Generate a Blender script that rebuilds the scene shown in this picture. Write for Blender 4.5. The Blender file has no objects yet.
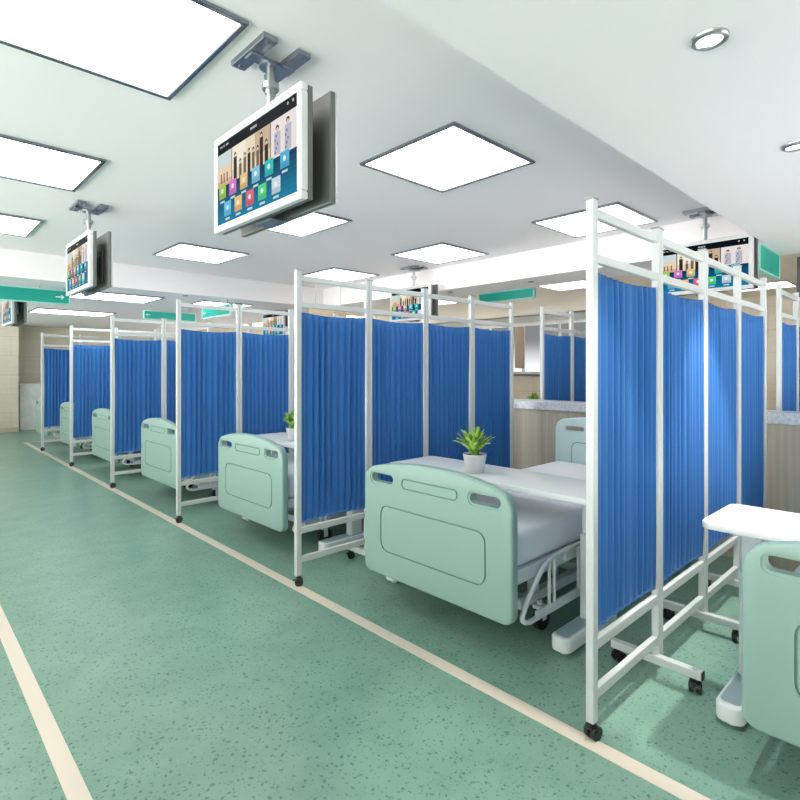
import bpy, bmesh, math, random
from mathutils import Vector, Matrix
random.seed(7)
SC = bpy.context.scene
COL = SC.collection
R = math.radians

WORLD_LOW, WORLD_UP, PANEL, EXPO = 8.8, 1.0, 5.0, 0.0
# ------------------------------------------------------------------ materials
def srgb(r, g, b):
    def f(c):
        c /= 255.0
        return c / 12.92 if c <= .04045 else ((c + .055) / 1.055) ** 2.4
    return (f(r), f(g), f(b), 1)

def mat(name, col, rough=.5, metal=0.0, spec=.5):
    m = bpy.data.materials.new(name); m.use_nodes = True
    b = m.node_tree.nodes['Principled BSDF']
    b.inputs['Base Color'].default_value = col
    b.inputs['Roughness'].default_value = rough
    b.inputs['Metallic'].default_value = metal
    b.inputs['Specular IOR Level'].default_value = spec
    return m

def nd(m, typ, **kw):
    n = m.node_tree.nodes.new(typ)
    for k, v in kw.items():
        setattr(n, k, v)
    return n

def bsdf(m): return m.node_tree.nodes['Principled BSDF']

def emit(name, col, s):
    m = mat(name, (0.0, 0.0, 0.0, 1), .6)
    bsdf(m).inputs['Emission Color'].default_value = col
    bsdf(m).inputs['Emission Strength'].default_value = s
    return m

def varied(name, col, rough, scale=6.0, amt=.06, bump=0.0, metal=0.0, bscale=60):
    """base colour with a slight noise variation and optional fine bump"""
    m = mat(name, col, rough, metal)
    L = m.node_tree.links
    tc = nd(m, 'ShaderNodeTexCoord')
    no = nd(m, 'ShaderNodeTexNoise'); no.inputs['Scale'].default_value = scale
    no.inputs['Detail'].default_value = 3
    L.new(tc.outputs['Object'], no.inputs['Vector'])
    mx = nd(m, 'ShaderNodeMix', data_type='RGBA')
    lo = tuple(max(0, c * (1 - amt)) for c in col[:3]) + (1,)
    hi = tuple(min(1, c * (1 + amt)) for c in col[:3]) + (1,)
    mx.inputs['A'].default_value = lo; mx.inputs['B'].default_value = hi
    L.new(no.outputs['Fac'], mx.inputs['Factor'])
    L.new(mx.outputs['Result'], bsdf(m).inputs['Base Color'])
    if bump:
        n2 = nd(m, 'ShaderNodeTexNoise'); n2.inputs['Scale'].default_value = bscale
        L.new(tc.outputs['Object'], n2.inputs['Vector'])
        bp = nd(m, 'ShaderNodeBump'); bp.inputs['Strength'].default_value = bump
        bp.inputs['Distance'].default_value = .003
        L.new(n2.outputs['Fac'], bp.inputs['Height'])
        L.new(bp.outputs['Normal'], bsdf(m).inputs['Normal'])
    return m

M = {}
M['ceiling'] = varied('ceiling_paint', (.905, .885, .88, 1), .75, 1.5, .01)
M['wall_white'] = varied('wall_paint', (.83, .84, .82, 1), .6, 1.5, .02)
M['ceiling_cream'] = varied('cream_ceiling', (.85, .80, .68, 1), .7, 1.5, .01)  # back room ceiling in an even cream tone
M['post'] = mat('white_powder_coat', (.60, .63, .62, 1), .28)
M['cap'] = mat('grey_plastic', (.35, .37, .37, 1), .5)
M['black'] = mat('black_plastic', (.012, .012, .014, 1), .35)
M['rubber'] = mat('black_rubber', (.015, .015, .017, 1), .55)
M['mint'] = varied('mint_plastic', srgb(144, 176, 165), .32, 3, .015)
M['groove'] = mat('shaded_mint_groove', srgb(118, 158, 145), .5)  # mint darkened to paint shade into the cut grooves
M['mint_pale'] = varied('pale_mint_plastic', srgb(208, 232, 230), .32, 3, .015)
M['frame'] = mat('pale_grey_enamel', (.70, .74, .73, 1), .35)
M['steel'] = mat('brushed_steel', (.42, .44, .45, 1), .3, 1.0)
M['darksteel'] = mat('polished_mount_steel', (.30, .33, .36, 1), .3, 1.0)
M['chrome'] = mat('dark_chrome_trim', (.28, .30, .34, 1), .25, 1.0)
M['mattress'] = varied('white_sheet', (.84, .85, .87, 1), .85, 4, .015, .15, 0, 120)
M['tabletop'] = varied('white_laminate', (.83, .87, .85, 1), .25, 5, .01)
M['table_leg'] = mat('table_leg_enamel', (.68, .73, .71, 1), .4)
M['foot_cover'] = mat('blue_grey_cover', (.36, .47, .48, 1), .35)
M['tv_white'] = mat('tv_white_bezel', (.60, .62, .61, 1), .3)
M['tv_back'] = varied('tv_grey_shell', (.115, .125, .12, 1), .45, 8, .05)
M['green'] = mat('green_sign_face', srgb(0, 158, 140), .4)
M['green_edge'] = mat('pale_green_sign_edge', srgb(165, 225, 212), .4)
M['white_mark'] = mat('white_sign_arrow', (.85, .9, .88, 1), .5)
M['pot'] = mat('white_ceramic', (.80, .80, .82, 1), .25)
M['soil'] = varied('dark_soil', (.03, .022, .015, 1), .9, 40, .4)
M['strip'] = varied('beige_floor_inlay', srgb(226, 214, 196), .35, 4, .03)
M['diffuser'] = emit('lit_panel_diffuser', (1, .995, .98, 1), PANEL)
M['lens'] = emit('lit_downlight_lens', (1, .98, .95, 1), 4.0)
M['lens_off'] = mat('small_downlight_lens', (.5, .5, .5, 1), .3)
M['board'] = varied('tan_sign_board', srgb(188, 166, 134), .5, 3, .08)
M['taupe'] = varied('taupe_blind', srgb(168, 152, 132), .6, 3, .04)
M['sill'] = mat('dark_slate_sill', srgb(95, 105, 115), .35)
M['winframe'] = mat('white_window_frame', (.8, .82, .82, 1), .35)
M['pelmet'] = mat('grey_pelmet', (.45, .47, .46, 1), .5)

def glass():
    m = bpy.data.materials.new('window_glass'); m.use_nodes = True
    b = bsdf(m)
    b.inputs['Base Color'].default_value = (.95, .98, .98, 1)
    b.inputs['Roughness'].default_value = 0.02
    b.inputs['Transmission Weight'].default_value = 1
    b.inputs['IOR'].default_value = 1.05
    return m
M['glass'] = glass()

M['pane'] = glass(); bsdf(M['pane']).inputs['Base Color'].default_value = (.235, .245, .25, 1); bsdf(M['pane']).inputs['Roughness'].default_value = .25
def floor_mat():
    m = mat('mint_speckled_vinyl', srgb(140, 190, 168), .3)
    L = m.node_tree.links
    tc = nd(m, 'ShaderNodeTexCoord')
    mp = nd(m, 'ShaderNodeMapping'); L.new(tc.outputs['Object'], mp.inputs['Vector'])
    base = nd(m, 'ShaderNodeTexNoise'); base.inputs['Scale'].default_value = 5; base.inputs['Detail'].default_value = 4
    L.new(mp.outputs['Vector'], base.inputs['Vector'])
    r0 = nd(m, 'ShaderNodeValToRGB')
    r0.color_ramp.elements[0].position = .35; r0.color_ramp.elements[0].color = srgb(120, 157, 139)
    r0.color_ramp.elements[1].position = .65; r0.color_ramp.elements[1].color = srgb(130, 167, 148)
    L.new(base.outputs['Fac'], r0.inputs['Fac'])
    # flecks: chips of darker green
    warp = nd(m, 'ShaderNodeTexNoise'); warp.inputs['Scale'].default_value = 30
    L.new(mp.outputs['Vector'], warp.inputs['Vector'])
    add = nd(m, 'ShaderNodeVectorMath', operation='MULTIPLY_ADD')
    L.new(warp.outputs['Color'], add.inputs[0]); add.inputs[1].default_value = (.03, .03, .03)
    L.new(mp.outputs['Vector'], add.inputs[2])
    cur = r0.outputs['Color']
    for sc, th, colr, off in ((50, .24, srgb(70, 110, 98), 0.0), (84, .24, srgb(88, 131, 118), 3.3), (48, .15, srgb(136, 168, 154), 7.1)):
        ad2 = nd(m, 'ShaderNodeVectorMath', operation='ADD'); ad2.inputs[1].default_value = (off, off * .7, 0)
        L.new(add.outputs[0], ad2.inputs[0])
        v = nd(m, 'ShaderNodeTexVoronoi'); v.inputs['Scale'].default_value = sc
        L.new(ad2.outputs[0], v.inputs['Vector'])
        rp = nd(m, 'ShaderNodeValToRGB')
        rp.color_ramp.elements[0].position = th; rp.color_ramp.elements[0].color = (1, 1, 1, 1)
        rp.color_ramp.elements[1].position = th + .06; rp.color_ramp.elements[1].color = (0, 0, 0, 1)
        L.new(v.outputs['Distance'], rp.inputs['Fac'])
        # only some cells carry a chip
        gt = nd(m, 'ShaderNodeMath', operation='GREATER_THAN'); gt.inputs[1].default_value = .45
        sp = nd(m, 'ShaderNodeSeparateColor'); L.new(v.outputs['Color'], sp.inputs[0]); L.new(sp.outputs[0], gt.inputs[0])
        ml = nd(m, 'ShaderNodeMath', operation='MULTIPLY'); L.new(rp.outputs['Color'], ml.inputs[0]); L.new(gt.outputs[0], ml.inputs[1])
        m2 = nd(m, 'ShaderNodeMath', operation='MULTIPLY'); L.new(ml.outputs[0], m2.inputs[0]); m2.inputs[1].default_value = .75
        mx = nd(m, 'ShaderNodeMix', data_type='RGBA')
        L.new(m2.outputs[0], mx.inputs['Factor']); L.new(cur, mx.inputs['A']); mx.inputs['B'].default_value = colr
        cur = mx.outputs['Result']
    L.new(cur, bsdf(m).inputs['Base Color'])
    bsdf(m).inputs['Roughness'].default_value = .32
    bsdf(m).inputs['Specular IOR Level'].default_value = .4
    return m
M['floor'] = floor_mat()

def tile_mat():
    m = mat('beige_travertine_tile', srgb(222, 212, 190), .14)
    L = m.node_tree.links
    ge = nd(m, 'ShaderNodeNewGeometry')
    sp = nd(m, 'ShaderNodeSeparateXYZ'); L.new(ge.outputs['Position'], sp.inputs[0])
    ad = nd(m, 'ShaderNodeMath', operation='ADD'); L.new(sp.outputs['X'], ad.inputs[0]); L.new(sp.outputs['Y'], ad.inputs[1])
    cb = nd(m, 'ShaderNodeCombineXYZ'); L.new(ad.outputs[0], cb.inputs['X']); L.new(sp.outputs['Z'], cb.inputs['Y'])
    br = nd(m, 'ShaderNodeTexBrick')
    br.inputs['Scale'].default_value = 1; br.inputs['Brick Width'].default_value = .8; br.inputs['Row Height'].default_value = .4
    br.inputs['Mortar Size'].default_value = .006; br.inputs['Mortar Smooth'].default_value = .2
    br.inputs['Color1'].default_value = srgb(232, 226, 210); br.inputs['Color2'].default_value = srgb(228, 221, 203)
    br.inputs['Mortar'].default_value = srgb(216, 208, 190)
    L.new(cb.outputs[0], br.inputs['Vector'])
    mp = nd(m, 'ShaderNodeMapping'); mp.inputs['Scale'].default_value = (1.2, 14, 1); L.new(cb.outputs[0], mp.inputs['Vector'])
    no = nd(m, 'ShaderNodeTexNoise'); no.inputs['Scale'].default_value = 2; no.inputs['Detail'].default_value = 5
    L.new(mp.outputs['Vector'], no.inputs['Vector'])
    mx = nd(m, 'ShaderNodeMix', data_type='RGBA', blend_type='MULTIPLY'); mx.inputs['Factor'].default_value = .5
    rp = nd(m, 'ShaderNodeValToRGB'); rp.color_ramp.elements[0].color = (.86, .84, .80, 1); rp.color_ramp.elements[1].color = (1, 1, 1, 1)
    rp.color_ramp.elements[0].position = .3; rp.color_ramp.elements[1].position = .7
    L.new(no.outputs['Fac'], rp.inputs['Fac'])
    L.new(br.outputs['Color'], mx.inputs['A']); L.new(rp.outputs['Color'], mx.inputs['B'])
    L.new(mx.outputs['Result'], bsdf(m).inputs['Base Color'])
    return m
M['tile'] = tile_mat()

def wood_mat():
    m = mat('grey_brown_veneer', srgb(150, 134, 116), .45)
    L = m.node_tree.links
    tc = nd(m, 'ShaderNodeTexCoord')
    mp = nd(m, 'ShaderNodeMapping'); mp.inputs['Scale'].default_value = (30, 30, .8); L.new(tc.outputs['Object'], mp.inputs['Vector'])
    no = nd(m, 'ShaderNodeTexNoise'); no.inputs['Scale'].default_value = 1.2; no.inputs['Detail'].default_value = 6
    L.new(mp.outputs['Vector'], no.inputs['Vector'])
    rp = nd(m, 'ShaderNodeValToRGB')
    rp.color_ramp.elements[0].position = .3; rp.color_ramp.elements[0].color = srgb(186, 174, 158)
    rp.color_ramp.elements[1].position = .7; rp.color_ramp.elements[1].color = srgb(206, 196, 180)
    L.new(no.outputs['Fac'], rp.inputs['Fac']); L.new(rp.outputs['Color'], bsdf(m).inputs['Base Color'])
    return m
M['wood'] = wood_mat()

def stone_mat(name, a, b, sc):
    m = mat(name, a, .2)
    L = m.node_tree.links
    tc = nd(m, 'ShaderNodeTexCoord')
    no = nd(m, 'ShaderNodeTexNoise'); no.inputs['Scale'].default_value = sc; no.inputs['Detail'].default_value = 8
    no.inputs['Distortion'].default_value = .6
    L.new(tc.outputs['Object'], no.inputs['Vector'])
    rp = nd(m, 'ShaderNodeValToRGB')
    rp.color_ramp.elements[0].position = .35; rp.color_ramp.elements[0].color = a
    rp.color_ramp.elements[1].position = .65; rp.color_ramp.elements[1].color = b
    L.new(no.outputs['Fac'], rp.inputs['Fac']); L.new(rp.outputs['Color'], bsdf(m).inputs['Base Color'])
    return m
M['stone'] = stone_mat('pale_granite', srgb(196, 204, 212), srgb(226, 230, 234), 40)
M['marble'] = stone_mat('white_marble', srgb(224, 234, 235), srgb(240, 243, 242), 9)

def cloth_mat():
    m = mat('blue_woven_cloth', srgb(52, 98, 188), .8, 0, .25)
    L = m.node_tree.links
    b = bsdf(m)
    b.inputs['Sheen Weight'].default_value = .15
    tc = nd(m, 'ShaderNodeTexCoord')
    w = nd(m, 'ShaderNodeTexNoise'); w.inputs['Scale'].default_value = 350
    L.new(tc.outputs['Object'], w.inputs['Vector'])
    mx = nd(m, 'ShaderNodeMix', data_type='RGBA')
    mx.inputs['A'].default_value = srgb(48, 108, 180); mx.inputs['B'].default_value = srgb(64, 130, 198)
    L.new(w.outputs['Fac'], mx.inputs['Factor']); L.new(mx.outputs['Result'], b.inputs['Base Color'])
    tr = nd(m, 'ShaderNodeBsdfTranslucent'); tr.inputs['Color'].default_value = srgb(52, 116, 196)
    ms = nd(m, 'ShaderNodeMixShader'); ms.inputs['Fac'].default_value = .22
    out = m.node_tree.nodes['Material Output']
    L.new(b.outputs[0], ms.inputs[1]); L.new(tr.outputs[0], ms.inputs[2]); L.new(ms.outputs[0], out.inputs['Surface'])
    return m
M['cloth'] = cloth_mat()
M['hem'] = mat('light_blue_hem', srgb(84, 140, 220), .7)

def leaf_mat():
    m = mat('green_leaf', srgb(80, 150, 40), .35)
    L = m.node_tree.links
    tc = nd(m, 'ShaderNodeTexCoord')
    no = nd(m, 'ShaderNodeTexNoise'); no.inputs['Scale'].default_value = 22
    L.new(tc.outputs['Object'], no.inputs['Vector'])
    rp = nd(m, 'ShaderNodeValToRGB')
    rp.color_ramp.elements[0].position = .35; rp.color_ramp.elements[0].color = srgb(58, 128, 34)
    rp.color_ramp.elements[1].position = .68; rp.color_ramp.elements[1].color = srgb(178, 215, 96)
    L.new(no.outputs['Fac'], rp.inputs['Fac']); L.new(rp.outputs['Color'], bsdf(m).inputs['Base Color'])
    return m
M['leaf'] = leaf_mat()

# ------------------------------------------------------------------ mesh helpers
def link(o, parent=None):
    COL.objects.link(o)
    if parent is not None:
        o.parent = parent
    return o

def obj(name, bm, m, parent=None, smooth=False, loc=(0, 0, 0)):
    me = bpy.data.meshes.new(name)
    bm.normal_update()
    bm.to_mesh(me); bm.free()
    for mm in (m if isinstance(m, (list, tuple)) else [m]):
        me.materials.append(mm)
    if smooth:
        for p in me.polygons: p.use_smooth = True
    o = bpy.data.objects.new(name, me); o.location = loc
    return link(o, parent)

def box(bm, c, s, bev=0.0, seg=2, mi=0, rot=None):
    g = bmesh.ops.create_cube(bm, size=1)
    vs = g['verts']
    bmesh.ops.scale(bm, vec=s, verts=vs)
    if bev > 0:
        es = list({e for v in vs for e in v.link_edges})
        r = bmesh.ops.bevel(bm, geom=es, offset=bev, segments=seg, affect='EDGES', profile=.5)
        vs = list({v for f in r['faces'] for v in f.verts} | {v for v in vs if v.is_valid})
    if rot is not None:
        bmesh.ops.rotate(bm, cent=(0, 0, 0), matrix=rot, verts=vs)
    bmesh.ops.translate(bm, vec=c, verts=vs)
    for f in {f for v in vs for f in v.link_faces}:
        f.material_index = mi
    return vs

def boxm(*a, **k):
    bm = bmesh.new(); box(bm, *a, **k); return bm

def cyl(bm, p0, p1, r0, r1=None, n=16, mi=0):
    p0, p1 = Vector(p0), Vector(p1)
    d = p1 - p0
    q = Vector((0, 0, 1)).rotation_difference(d.normalized()).to_matrix().to_4x4()
    g = bmesh.ops.create_cone(bm, cap_ends=True, segments=n, radius1=r0, radius2=r0 if r1 is None else r1, depth=d.length,
                              matrix=Matrix.Translation((p0 + p1) / 2) @ q)
    for f in {f for v in g['verts'] for f in v.link_faces}:
        f.material_index = mi
    return g['verts']

def tube(bm, pts, r, n=10):
    pts = [Vector(p) for p in pts]
    rings = []
    ref = None
    for i, p in enumerate(pts):
        a = pts[max(i - 1, 0)]; b = pts[min(i + 1, len(pts) - 1)]
        t = (b - a).normalized()
        if ref is None:
            ref = t.orthogonal().normalized()
        ref = (ref - t * ref.dot(t)).normalized()
        bi = t.cross(ref)
        rings.append([bm.verts.new(p + (ref * math.cos(k * 2 * math.pi / n) + bi * math.sin(k * 2 * math.pi / n)) * r) for k in range(n)])
    for a, b in zip(rings, rings[1:]):
        for k in range(n):
            bm.faces.new((a[k], a[(k + 1) % n], b[(k + 1) % n], b[k]))
    bm.faces.new(rings[0][::-1]); bm.faces.new(rings[-1])

def roundpath(pts, r, n=5):
    """polyline with rounded inner corners"""
    pts = [Vector(p) for p in pts]
    out = [pts[0]]
    for a, b, c in zip(pts, pts[1:], pts[2:]):
        d0 = (a - b).normalized(); d1 = (c - b).normalized()
        rr = min(r, (a - b).length * .45, (c - b).length * .45)
        p0 = b + d0 * rr; p1 = b + d1 * rr
        for k in range(n + 1):
            t = k / n
            out.append(p0 * (1 - t) ** 2 + b * 2 * t * (1 - t) + p1 * t * t)
    out.append(pts[-1])
    return out

def rrect(y0, y1, z0, z1, r, n=6):
    pts = []
    for cy, cz, a0 in ((y1 - r, z1 - r, 0), (y0 + r, z1 - r, 90), (y0 + r, z0 + r, 180), (y1 - r, z0 + r, 270)):
        for k in range(n + 1):
            a = R(a0 + 90 * k / n)
            pts.append((cy + r * math.cos(a), cz + r * math.sin(a)))
    return pts

def curve_mesh(loops, depth, bev=0.0, bres=3):
    """filled 2D outline (first loop outer, others holes) -> mesh, thickness along local Z"""
    cu = bpy.data.curves.new('tmp', 'CURVE'); cu.dimensions = '2D'; cu.fill_mode = 'BOTH'
    for lp in loops:
        s = cu.splines.new('POLY'); s.points.add(len(lp) - 1)
        for p, q in zip(s.points, lp): p.co = (q[0], q[1], 0, 1)
        s.use_cyclic_u = True
    cu.extrude = depth / 2 - bev; cu.bevel_depth = bev; cu.bevel_resolution = bres; cu.offset = -bev
    o = bpy.data.objects.new('tmp', cu); COL.objects.link(o)
    dg = bpy.context.evaluated_depsgraph_get()
    me = bpy.data.meshes.new_from_object(o.evaluated_get(dg))
    bpy.data.objects.remove(o); bpy.data.curves.remove(cu)
    bm = bmesh.new(); bm.from_mesh(me); bpy.data.meshes.remove(me)
    bmesh.ops.remove_doubles(bm, verts=bm.verts, dist=1e-5)
    return bm

def prism(loop, depth, bev=0.0, seg=4):
    """solid with n-gon caps from one closed counter-clockwise outline, rounded edges by insetting"""
    bm = bmesh.new()
    n = len(loop)
    nr = []
    for i in range(n):
        a, b, c = Vector(loop[i - 1]), Vector(loop[i]), Vector(loop[(i + 1) % n])
        t = ((b - a).normalized() + (c - b).normalized()).normalized()
        nr.append(Vector((t.y, -t.x)))
    prof = [(0, -depth / 2), (0, depth / 2)]
    if bev > 0:
        lo = [(bev * (1 - math.sin(k / seg * math.pi / 2)), -depth / 2 + bev * (1 - math.cos(k / seg * math.pi / 2))) for k in range(seg + 1)]
        prof = lo + [(i, -z) for i, z in lo[::-1]]
    rings = [[bm.verts.new((p[0] - q.x * i, p[1] - q.y * i, z)) for p, q in zip(loop, nr)] for i, z in prof]
    for a, b in zip(rings, rings[1:]):
        for k in range(n): bm.faces.new((a[k], a[(k + 1) % n], b[(k + 1) % n], b[k]))
    bm.faces.new(rings[0][::-1]); bm.faces.new(rings[-1])
    bmesh.ops.recalc_face_normals(bm, faces=bm.faces)
    return bm

def ring_prism(l0, l1, depth):
    bm = bmesh.new()
    R4 = [[bm.verts.new((p[0], p[1], z)) for p in lp] for lp, z in ((l0, -depth / 2), (l0, depth / 2), (l1, depth / 2), (l1, -depth / 2))]
    n = len(l0)
    for a, b in zip(R4, R4[1:] + R4[:1]):
        for k in range(n): bm.faces.new((a[k], a[(k + 1) % n], b[(k + 1) % n], b[k]))
    bmesh.ops.recalc_face_normals(bm, faces=bm.faces)
    return bm

def to_yz(bm, x):
    """local X->Y, local Y->Z, local Z->X (outline stands in the YZ plane at x)"""
    for v in bm.verts:
        a, b, c = v.co
        v.co = (x + c, a, b)
    bmesh.ops.recalc_face_normals(bm, faces=bm.faces)
    if bm.calc_volume(signed=True) < 0: bmesh.ops.reverse_faces(bm, faces=bm.faces)
    return bm

def boolean_cut(bm, cutters, mats):
    me = bpy.data.meshes.new('t'); bm.to_mesh(me); bm.free()
    for mm in mats: me.materials.append(mm)
    for c, c_dark in cutters:
        o = bpy.data.objects.new('t', me); COL.objects.link(o)
        cm = bpy.data.meshes.new('c'); c.to_mesh(cm); c.free()
        for mm in mats: cm.materials.append(mm)
        for p in cm.polygons: p.material_index = len(mats) - 1 if c_dark else 0
        co = bpy.data.objects.new('c', cm); COL.objects.link(co)
        md = o.modifiers.new('b', 'BOOLEAN'); md.operation = 'DIFFERENCE'; md.solver = 'EXACT'; md.object = co
        bpy.context.view_layer.update()
        dg = bpy.context.evaluated_depsgraph_get()
        me = bpy.data.meshes.new_from_object(o.evaluated_get(dg))
        bpy.data.objects.remove(o); bpy.data.objects.remove(co)
    return me

def shade(me, ang=40):
    """smooth faces with sharp edges beyond an angle"""
    bm = bmesh.new(); bm.from_mesh(me)
    for f in bm.faces: f.smooth = True
    for e in bm.edges:
        if len(e.link_faces) == 2:
            e.smooth = e.calc_face_angle(0) < R(ang)
    bm.to_mesh(me); bm.free()
    return me

def empty(name, loc, rz=0.0):
    o = bpy.data.objects.new(name, None); o.location = loc; o.rotation_euler = (0, 0, rz)
    o.empty_display_size = .1
    return link(o)

def tag(o, label, cat, group=None):
    o['label'] = label; o['category'] = cat
    if group: o['group'] = group
    return o

def struct(name, bm, m, loc=(0, 0, 0), parent=None):
    o = obj(name, bm, m, parent, loc=loc)
    if parent is None: o['kind'] = 'structure'
    return o

def dup(root, loc, label, group=None, rz=None):
    r = root.copy(); COL.objects.link(r); r.location = loc
    if rz is not None: r.rotation_euler = (0, 0, rz)
    r['label'] = label
    if group: r['group'] = group
    for ch in root.children:
        c = ch.copy(); COL.objects.link(c); c.parent = r
        for g in ch.children:
            d = g.copy(); COL.objects.link(d); d.parent = c
    return r

# ------------------------------------------------------------------ room shell
CZ, SZ = 2.58, 2.291              # raised ceiling, dropped soffit
K = 1.28 / 1.33
X0, X1, Y0, Y1 = -3.6, 11.0, -1.8, 14.6
bm = bmesh.new()
box(bm, ((X0 + 4.3) / 2 - .1, (Y0 + Y1) / 2, -.05), (4.3 - X0 + .2, Y1 - Y0 + .4, .1))
box(bm, ((4.3 + X1) / 2 + .1, (Y0 + Y1) / 2, -.05), (X1 - 4.3 + .2, Y1 - Y0 + .4, .1), mi=1)
struct('floor', bm, [M['floor'], varied('pale_bounce_floor', srgb(232, 226, 214), .4, 3, .03)])  # second floor colour is unseen, made pale to bounce light onto the ceiling

bm = bmesh.new()
box(bm, ((X0 + 5.58) / 2 - .1, (Y0 + Y1) / 2, CZ + .1), (5.58 - X0 + .2, Y1 - Y0 + .4, .2))
box(bm, ((5.58 + X1) / 2 + .1, (Y0 + Y1) / 2, CZ + .1), (X1 - 5.58 + .2, Y1 - Y0 + .4, .2), mi=1)
def soffit(x0, x1, y0, y1):
    box(bm, ((x0 + x1) / 2, (y0 + y1) / 2, (SZ + CZ) / 2), (x1 - x0, y1 - y0, CZ - SZ))
soffit(X0, 5.8 * K, Y0, 1.12 * K)
soffit(X0, 5.8 * K, 7.26 * K, Y1)
soffit(5.17 * K, 5.8 * K, 1.12 * K, 7.26 * K)
struct('ceiling', bm, [M['ceiling'], M['ceiling_cream']])

# far wall with a nearer pier on the left
BW_FILL = (6.0, 10.8, .25, 2.15)  # added unseen opening that lets light into the back room
bm = bmesh.new()
def wblk(x0, x1, y0, y1, z0, z1): box(bm, ((x0 + x1) / 2, (y0 + y1) / 2, (z0 + z1) / 2), (x1 - x0, y1 - y0, z1 - z0))
wblk(X0 - .2, BW_FILL[0], Y1, Y1 + .2, 0, CZ); wblk(BW_FILL[1], X1 + .2, Y1, Y1 + .2, 0, CZ)
wblk(BW_FILL[0], BW_FILL[1], Y1, Y1 + .2, 0, BW_FILL[2]); wblk(BW_FILL[0], BW_FILL[1], Y1, Y1 + .2, BW_FILL[3], CZ)
wblk(X0, 1.98, 13.75, Y1, 0, SZ)
struct('wall_back', bm, M['tile'])
bm = bmesh.new()
box(bm, ((X0 + 1.98) / 2, 13.742, .05), (1.98 - X0, .016, .1), .003)
box(bm, ((1.98 + X1) / 2, Y1 - .008, .05), (X1 - 1.98, .016, .1), .003)
struct('baseboard_back', bm, varied('beige_skirting', srgb(206, 196, 178), .3, 4, .03))

def holed_wall(name, axis, pos, thick, a0, a1, holes, m, z1=CZ):
    """wall of blocks around openings; holes = (a, b, z0, z1)"""
    bm = bmesh.new()
    def blk(a, b, za, zb):
        if b - a < 1e-4 or zb - za < 1e-4: return
        c = ((a + b) / 2, (za + zb) / 2)
        if axis == 'x': box(bm, (pos, c[0], c[1]), (thick, b - a, zb - za))
        else: box(bm, (c[0], pos, c[1]), (b - a, thick, zb - za))
    cur = a0
    for (a, b, za, zb) in sorted(holes):
        blk(cur, a, 0, z1); blk(a, b, 0, za); blk(a, b, zb, z1); cur = b
    blk(cur, a1, 0, z1)
    return struct(name, bm, m)

def window(n, axis, pos, a0, a1, z0, z1, mull, sillside):
    """frame + mullions + glass pane + sill, in the opening"""
    bm = bmesh.new()
    def bar(a, b, za, zb, t=.08):
        c = ((a + b) / 2, (za + zb) / 2)
        if axis == 'x': box(bm, (pos, c[0], c[1]), (t, b - a, zb - za), .004, 1)
        else: box(bm, (c[0], pos, c[1]), (b - a, t, zb - za), .004, 1)
    f = .06
    bar(a0, a1, z0, z0 + f); bar(a0, a1, z1 - f, z1); bar(a0, a0 + f, z0 + f, z1 - f); bar(a1 - f, a1, z0 + f, z1 - f)
    for k in range(1, mull):
        c = a0 + (a1 - a0) * k / mull
        bar(c - .025, c + .025, z0 + f, z1 - f, .06)
    o = struct('window_%d' % n, bm, M['winframe'])
    bm = bmesh.new(); c = ((a0 + a1) / 2, (z0 + z1) / 2)
    if axis == 'x': box(bm, (pos, c[0], c[1]), (.012, a1 - a0 - 2 * f, z1 - z0 - 2 * f))
    else: box(bm, (c[0], pos, c[1]), (a1 - a0 - 2 * f, .012, z1 - z0 - 2 * f))
    obj('pane', bm, M['glass'], o)
    bm = bmesh.new()
    if axis == 'x': box(bm, (pos + sillside * .12, c[0], z0 - .02), (.2, a1 - a0 + .1, .04), .005, 1)
    else: box(bm, (c[0], pos + sillside * .12, z0 - .02), (a1 - a0 + .1, .2, .04), .005, 1)
    obj('window_sill', bm, M['sill'], o)
    return o

# right wall (far side of the second row of bays)
RW = [(4.4, 11.2, 1.2, 2.42)]
holed_wall('wall_right', 'x', X1 + .1, .2, Y0 - .2, Y1 + .2, RW, M['tile'])
window(2, 'y', Y1 + .1, *BW_FILL, 4, -1)  # added window out of view, put in to brighten the back room ceiling
window(1, 'x', X1 + .06, *RW[0], 7, -1)
w1 = bpy.data.objects['window_1']
for c in w1.children:
    if c.name.startswith('pane'): c.data.materials[0] = M['pane']
obj('blind', boxm((X1 + .0, 7.38, 1.84), (.02, .26, 1.0), .003, 1), M['taupe'], w1)
obj('pelmet', boxm((X1 - .07, 7.8, 2.5), (.14, 7.0, .12), .005, 1), M['pelmet'], w1)
FW_FILL = (2.4, 6.0, .15, 1.7)  # added unseen opening behind the camera, for light on the near soffit
holed_wall('wall_front', 'y', Y0 - .1, .2, X0 - .2, X1 + .2, [FW_FILL], M['wall_white'])
window(3, 'y', Y0 - .1, *FW_FILL, 5, 1)  # added window out of view, brightens the near ceiling at the right

# half wall behind the beds, stone counter on top
HX0, HX1, HY0, HY1 = 4.22, 4.42, -1.7, 12.4
struct('wall_half', boxm(((HX0 + HX1) / 2, (HY0 + HY1) / 2, .473), (HX1 - HX0, HY1 - HY0, .946)), M['wood'])
struct('trim_1', boxm(((HX0 + HX1) / 2, (HY0 + HY1) / 2, .9835), (HX1 - HX0 + .06, HY1 - HY0, .075), .006, 2), M['stone'])
# floor inlay lines
bm = bmesh.new()
box(bm, (1.768, (Y0 + 11.63) / 2, .001), (.062, 11.63 - Y0, .003))
box(bm, (3.0, 11.6, .001), (2.4, .062, .003))
struct('trim_2', bm, M['strip'])
struct('trim_3', boxm((.418, (Y0 + 9.0) / 2, .001), (.056, 9.0 - Y0, .003)), M['strip'])

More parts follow.
